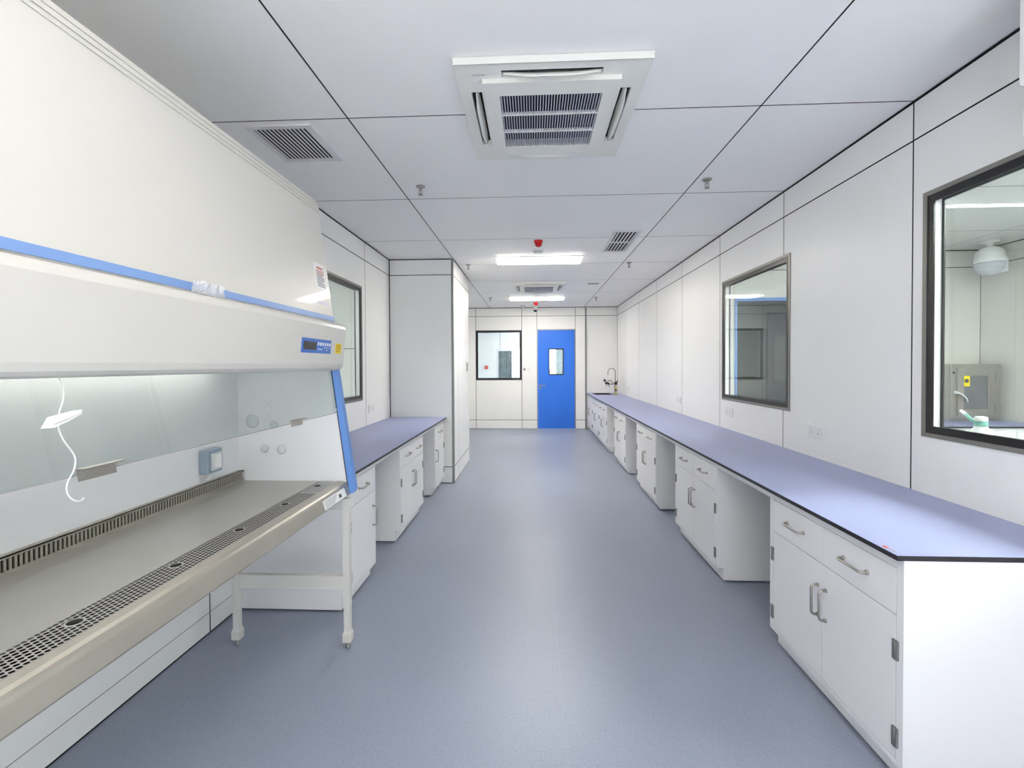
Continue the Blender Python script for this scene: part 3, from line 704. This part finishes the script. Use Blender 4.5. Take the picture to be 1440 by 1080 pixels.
# stand
for yc in (2.235, .40):
    for xc in (-.937, -1.51):
        b = MB(); b.box(xc-.0165, xc+.0165, yc-.0165, yc+.0165, .212, .757)
        b.box(xc-.0145, xc+.0145, yc-.0145, yc+.0145, .09, .212)
        b.bm.verts.ensure_lookup_table()
        q0, q1 = .0145, .0205
        for (za, zb2, ra, rb) in ((.074, .092, q1, q0), (.034, .074, q1*.97, q1)):
            vs = [b.bm.verts.new((xc+sx*rr, yc+sy*rr, zq)) for zq, rr in ((za, ra), (zb2, rb)) for sx, sy in ((-1, -1), (1, -1), (1, 1), (-1, 1))]
            for qd in ((3, 2, 1, 0), (4, 5, 6, 7), (0, 1, 5, 4), (1, 2, 6, 5), (2, 3, 7, 6), (3, 0, 4, 7)): b.bm.faces.new([vs[i] for i in qd])
        lg = bp(b, 'leg', M_bsc)
        b = MB(); b.lathe((xc, yc, 0), [(.011, 0), (.011, .005), (.008, .007), (.008, .035)], 12); b.build('levelling_foot', M_hinge, lg)
    b = MB(); b.box(-1.4935, -.9535, yc-.014, yc+.014, .296, .366, .002); bp(b, 'side_rail', M_bsc)
    b = MB(); b.box(-1.4935, -.9535, yc-.014, yc+.014, .700, .756); bp(b, 'side_rail', M_bsc)
b = MB(); b.box(-1.524, -1.496, .4165, 2.2185, .70, .756); bp(b, 'rear_rail', M_bsc)

# crumpled clear film on the blue strip
b = MB(); rows = []
random.seed(3)
for i in range(13):
    y = 1.30+i*.0125; row = []
    for j in range(4):
        z = 1.640+j*.013+random.uniform(-.004, .004); row.append(b.bm.verts.new((ux(1.66)+.008+random.uniform(0, .014), y+random.uniform(-.003, .003), z)))
    rows.append(row)
for i in range(12):
    for j in range(3): b.bm.faces.new((rows[i][j], rows[i+1][j], rows[i+1][j+1], rows[i][j+1]))
tag(b.build('plastic_film', M_clear), 'crumpled scrap of clear film stuck on the blue strip of the safety cabinet', 'plastic film')
# white cord with a paper tag resting on the glass sash
t = thing('tag_cord', 'thin white cord with a folded paper tag hanging on the glass sash', 'cord', (gx(1.39), .93, 1.40))
def cpt(x, y, z, e=.004): return (gx(z)+e-gx(1.39), y-.93, z-1.40)
pts = [(.925, 1.397), (.930, 1.375), (.926, 1.35), (.915, 1.325), (.910, 1.305), (.909, 1.29), (.916, 1.265), (.929, 1.240), (.934, 1.222), (.928, 1.20), (.912, 1.178), (.907, 1.16), (.914, 1.142), (.929, 1.132), (.941, 1.136)]
def smooth(P, n=5):
    out = []
    for i in range(len(P)-1):
        p0, p1, p2, p3 = [Vector(P[min(max(i+k, 0), len(P)-1)]) for k in (-1, 0, 1, 2)]
        for s in range(n):
            q = s/n; out.append(.5*((2*p1)+(-p0+p2)*q+(2*p0-5*p1+4*p2-p3)*q*q+(-p0+3*p1-3*p2+p3)*q**3))
    out.append(Vector(P[-1])); return out
b = MB(); b.tube(smooth([cpt(0, y, z) for y, z in pts]), .0016, 6); b.build('cord', M_white, t)
b = MB()
A = [(.868, 1.297, .008), (.885, 1.318, .006), (.935, 1.326, .004), (.960, 1.327, .004), (.950, 1.318, .012), (.920, 1.306, .014), (.890, 1.296, .012)]
vs = [b.bm.verts.new(cpt(0, y, z, e+.004)) for y, z, e in A]; b.bm.faces.new(vs)
vs2 = [b.bm.verts.new(cpt(0, y, z, e+.0055)) for y, z, e in ((.885, 1.303, .012), (.915, 1.3115, .014), (.955, 1.322, .010), (.935, 1.324, .006), (.905, 1.316, .008))]; b.bm.faces.new(vs2)
o = b.build('paper_tag', M_white, t); md = o.modifiers.new('solid', 'SOLIDIFY'); md.thickness = .001

# ---------------------------------------------------------------- rooms seen through the windows
RX0, RX1, RY1 = XR+.06, 5.06, 5.40
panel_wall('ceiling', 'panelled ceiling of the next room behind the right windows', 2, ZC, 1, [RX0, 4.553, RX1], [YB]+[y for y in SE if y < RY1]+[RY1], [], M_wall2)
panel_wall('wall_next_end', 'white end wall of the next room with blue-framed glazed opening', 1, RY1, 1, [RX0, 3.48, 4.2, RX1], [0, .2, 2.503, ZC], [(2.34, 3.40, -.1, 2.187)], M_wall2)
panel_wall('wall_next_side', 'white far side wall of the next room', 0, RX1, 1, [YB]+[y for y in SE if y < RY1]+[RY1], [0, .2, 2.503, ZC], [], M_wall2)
panel_wall('wall_next_back', 'white back wall of the next room', 1, YB, -1, [RX0, 3.5, RX1], [0, .2, 2.503, ZC], [])
lamp('slim lit LED strip on the ceiling of the next room behind the nearest window', 3.45, 3.86, 1.3, .055, M_striplamp, 'LED strips in the next room')
lamp('unseen LED ceiling panel added to brighten the near end of the next room', 3.4, .6, 1.2, .6, M_fillnext, 'LED strips in the next room')  # added lamp, kept out of sight, brightens the next room
lamp('unseen LED ceiling panel added to brighten the next room above its window shelf', 3.4, 2.3, 1.2, .6, M_fillnext, 'LED strips in the next room')  # second added lamp for the next room, also out of sight
# blue framed glazed opening
g = empty_struct('door_2', 'blue-framed tinted glass door seen through the farther right window')
b = MB()
for q in rects_minus(2.34, 3.40, .002, 2.187, [(2.366, 3.374, .03, 2.150)]): b.box(q[0], q[1], RY1-.01, RY1+.06, q[2], q[3])
b.build('door_frame', M_blue, g)
b = MB(); b.box(2.366, 3.374, RY1+.025, RY1+.031, .03, 2.150); b.build('pane', glass('tinted_glass', (.50, .55, .58), 1.0), g)
# dim room behind that door
panel_wall('wall_dim_end', 'end wall of the dim room behind the blue-framed door', 1, 8.0, 1, [RX0, 3.93, RX1], [0, .2, 2.454, ZC], [(3.525, 3.91, 1.15, 2.02)])
panel_wall('wall_dim_side', 'side wall of the dim room behind the blue-framed door', 0, RX1, 1, [RY1+.06, 6.7, 8.0], [0, .2, 2.454, ZC], [])
panel_wall('ceiling', 'panelled ceiling of the dim room', 2, ZC, 1, [RX0, 3.5, RX1], [RY1+.06, 6.93, 8.0], [], M_ceil)
lamp('unseen LED ceiling panel added to light the dim room behind the blue-framed door', 3.0, 7.0, .8, .2, M_filldim, 'LED strips in the next room')  # weak lamp added so the dim room gets some light
window('window_5', 'small dark-framed window deep in the dim room', 1, 8.0, 1, (3.514, 3.922, 1.139, 2.032), border=.02, dark=M_winframe)
b = MB(); b.box(3.3, 4.1, 8.30, 8.31, 1.0, 2.2); struct(b.build('blind', M_daywin), 'daylit blind behind the small window')
t = empty_struct('door_3', 'blue-grey door leaf with a pale vision panel in the dim room')
b = MB()
for q in rects_minus(3.96, 4.85, .01, 2.30, [(4.09, 4.35, 1.14, 1.89)]): b.box(q[0], q[1], 7.90, 7.94, q[2], q[3])
lf = b.build('leaf', M_bluegrey, t)
b = MB(); b.box(4.09, 4.35, 7.915, 7.925, 1.14, 1.89); b.build('vision_panel', M_greyplug, lf)
# next room: worktop, cabinets, pass box, dome camera, bottle
worktop('worktop', 'dark-edged worktop of the next room under the pass box', 3.72, 5.05, 4.64, 5.39)
for lab, xc in (('white base cabinet of the next room, left of the pair behind the nearest window', 4.05), ('white base cabinet of the next room, right of the pair behind the nearest window', 4.72)):
    c = cabinet(lab, -.33, .33, 1, 'nf', group='white base cabinets in the next room'); c.location = (xc, 4.663, 0); c.rotation_euler = (0, 0, math.pi/2)
t = thing('pass_box', 'stainless pass box with grey door window and yellow label behind the nearest window', 'pass box', (4.725, 5.24, .8005))
w2 = .255
b = MB(); b.box(-w2, w2, -.155, .155, 0, .61, .004); b.build('body', M_steel, t)
b = MB()
for q in rects_minus(-.193, .179, .055, .565, [(-.136, .107, .128, .483)]): b.box(q[0], q[1], -.175, -.156, q[2], q[3], .003)
dr = b.build('door', M_steel, t)
b = MB(); b.box(-.136, .107, -.166, -.162, .128, .483); b.build('door_pane', mat('pane_grey', (112, 113, 116), .2), dr)
b = MB(); b.box(-.136, -.072, -.1685, -.1675, .372, .483); yl = b.build('yellow_label', M_yellow, dr)
b = MB(); b.lathe((-.104, -.1685, .43), [(.022, 0), (.022, -.0006), (.017, -.0006)], 18, 'y'); b.box(-.106, -.102, -.1693, -.1685, .415, .445); b.build('hazard_mark', M_ink, yl)
b = MB(); b.lathe((-.213, -.157, .305), [(.018, 0), (.018, -.02), (.011, -.024), (.011, -.04)], 12, 'y'); b.tube([(-.213, -.195, .305), (-.17, -.20, .285), (-.13, -.198, .245), (-.11, -.19, .20)], [.009, .008, .007, .006], 8); b.build('door_handle', M_white, dr)
for zz in (.14, .46):
    b = MB(); b.tube([(.186, -.168, zz-.05), (.186, -.168, zz+.05)], .006, 8); b.build('hinge', M_hinge, dr)
b = MB(); b.box(-.238, -.214, -.158, -.1545, .505, .53); b.build('indicator', M_ink, t)
t = thing('dome_camera', 'white wrapped dome camera hanging in the next room behind the nearest window', 'camera', (4.80, 5.03, ZC))
b = MB(); b.lathe((0, 0, 0), [(.075, 0), (.075, -.015), (.03, -.03), (.025, -.07)], 20); b.build('mount', M_white, t)
b = MB(); b.lathe((0, 0, -.06), [(.025, .0), (.07, -.012), (.112, -.05), (.122, -.13), (.122, -.17)], 26); b.build('housing', M_white, t)
b = MB(); b.lathe((0, 0, -.232), [(.124, 0), (.124, -.012), (.108, -.07), (.066, -.115), (.0, -.13)], 26); b.build('dome', M_greyplug, t)
b = MB(); b.box(.03, .150, -.05, .05, -.33, -.17, .02); b.build('lens_block', M_white, t)
tag(MB().box(RX0, 2.42, 1.2, 2.6, .90, .92).build('wall_shelf', M_white), 'white shelf on the next room side below the nearest window', 'shelf')
t = thing('wash_bottle', 'translucent spray bottle with teal nozzle behind the nearest window', 'bottle', (2.06, 2.19, .9201))
b = MB(); b.lathe((0, 0, 0), [(.050, 0), (.054, .01), (.054, .135), (.047, .165), (.024, .205), (.020, .214)], 24); b.build('body', M_bottle, t)
b = MB(); b.lathe((0, 0, .210), [(.024, 0), (.024, .022), (.016, .024)], 18); b.build('collar', M_teal, t)
b = MB(); b.lathe((0, 0, .233), [(.021, 0), (.023, .004), (.022, .018), (.012, .021)], 18); b.build('cap', M_white, t)
b = MB(); b.tube([(0, .018, .224), (0, .05, .236), (0, .075, .256)], [.008, .007, .006], 8); b.build('nozzle', M_teal, t)
b = MB(); b.tube([(0, .075, .256), (0, .100, .272)], [.008, .006], 8); b.build('nozzle_tip', M_white, t)

# far room behind the blue door
panel_wall('ceiling', 'panelled ceiling of the room beyond the blue door', 2, ZC, 1, [-2.6, 0, 2.6], [YF+.06, 11.5, 12.5], [], M_ceil)
panel_wall('wall_beyond_end', 'white end wall of the room beyond the blue door', 1, 12.5, 1, [-2.6, -.899, .3, 2.6], [0, .2, 2.5, ZC], [(-1.0, -.56, -.1, 1.865), (-.535, -.14, 1.275, 1.885), (.25, .62, 1.285, 1.87)])
panel_wall('wall_beyond_left', 'left wall of the room beyond the blue door', 0, -2.6, -1, [YF+.06, 12.5], [0, .2, 2.5, ZC], [])
panel_wall('wall_beyond_right', 'right wall of the room beyond the blue door', 0, 2.6, 1, [YF+.06, 12.5], [0, .2, 2.5, ZC], [])
lamp('unseen LED ceiling panel added to brighten the room beyond the blue door', 1.3, 11.2, 1.2, .4, M_fillfar, 'LED strips in the next room')  # added lamp that brightens the view through the far window
t = empty_struct('door_4', 'grey glazed door in the room beyond the square window')
b = MB()
for q in rects_minus(-1.0, -.56, .002, 1.865, [(-.945, -.58, .05, 1.81)]): b.box(q[0], q[1], 12.485, 12.55, q[2], q[3])
b.build('door_frame', M_grille, t)
b = MB(); rows = []
for k in range(25):
    x = -.95+.375*k/24; y = 12.53+.015*math.sin(k*1.9); rows.append((b.bm.verts.new((x, y, .04)), b.bm.verts.new((x, y, 1.82))))
for k in range(24): b.bm.faces.new((rows[k][0], rows[k+1][0], rows[k+1][1], rows[k][1]))
b.build('curtain', M_curtain, t)
for nm, lab, w in (('window_6', 'bright daylit window right of the grey door in the far room', (-.535, -.14, 1.275, 1.885)), ('window_7', 'bright daylit window behind the vision panel of the blue door', (.25, .62, 1.285, 1.87))):
    t = empty_struct(nm, lab)
    b = MB(); b.box(w[0], w[1], 12.53, 12.54, w[2], w[3]); b.build('daylit_pane', M_daywin, t)
    b = MB()
    for q in rects_minus(w[0]-.02, w[1]+.02, w[2]-.02, w[3]+.02, [(w[0]+.004, w[1]-.004, w[2]+.004, w[3]-.004)]): b.box(q[0], q[1], 12.485, 12.5, q[2], q[3])
    b.build('frame', M_white, t)
b = MB(); rows = []
for k in range(21):
    x = .645+.24*k/20; y = 12.46+.012*math.sin(k*2.1); rows.append((b.bm.verts.new((x, y, 1.1)), b.bm.verts.new((x, y, 1.9))))
for k in range(20): b.bm.faces.new((rows[k][0], rows[k+1][0], rows[k+1][1], rows[k][1]))
o = b.build('curtain', M_curtain); md = o.modifiers.new('solid', 'SOLIDIFY'); md.thickness = .004
tag(o, 'grey-green curtain seen through the vision panel of the blue door', 'curtain')
t = thing('fire_call_point', 'small red fire call point on the wall beyond the square window', 'alarm button', (-1.277, 12.5, 1.363))
b = MB(); b.box(-.045, .045, -.03, 0, -.045, .045, .005); b.build('housing', M_red, t)
b = MB(); b.box(-.025, .025, -.033, -.03, -.025, .025); b.build('glass_plate', M_inkred, t)
t = thing('dome_camera', 'tiny dome camera in the room beyond, top left of the square window', 'camera', (-1.26, 12.44, 2.36))
b = MB(); b.box(-.05, .05, -.02, .058, .02, .06); b.build('bracket', M_inkgrey, t)
b = MB(); b.lathe((0, 0, .02), [(.05, 0), (.05, -.04), (.035, -.075), (.0, -.085)], 18); b.build('dome', M_greyplug, t)

# left room behind the window next to the safety cabinet
LX0 = XL-.06
panel_wall('ceiling', 'panelled ceiling of the left side room', 2, ZC, 1, [-4.0, -2.9, LX0], [-1.0, 1.18, 2.33, 3.48, 4.63, 5.43], [], M_ceil)
panel_wall('wall_leftroom_end', 'white end wall of the left side room', 1, 5.43, 1, [-4.0, -2.6, LX0], [0, .2, 1.63, 2.5, ZC], [])
panel_wall('wall_leftroom_side', 'white far wall of the left side room', 0, -4.0, -1, [-1.0, 1.18, 3.48, 5.43], [0, .2, 2.5, ZC], [])
panel_wall('wall_leftroom_back', 'white back wall of the left side room', 1, -1.0, -1, [-4.0, -2.6, LX0], [0, .2, 2.5, ZC], [])
lamp('unseen LED ceiling panel added to brighten the left side room', -2.7, 2.4, 1.2, .6, M_fillleft, 'LED strips in the next room')  # added lamp that brightens the view through the left window
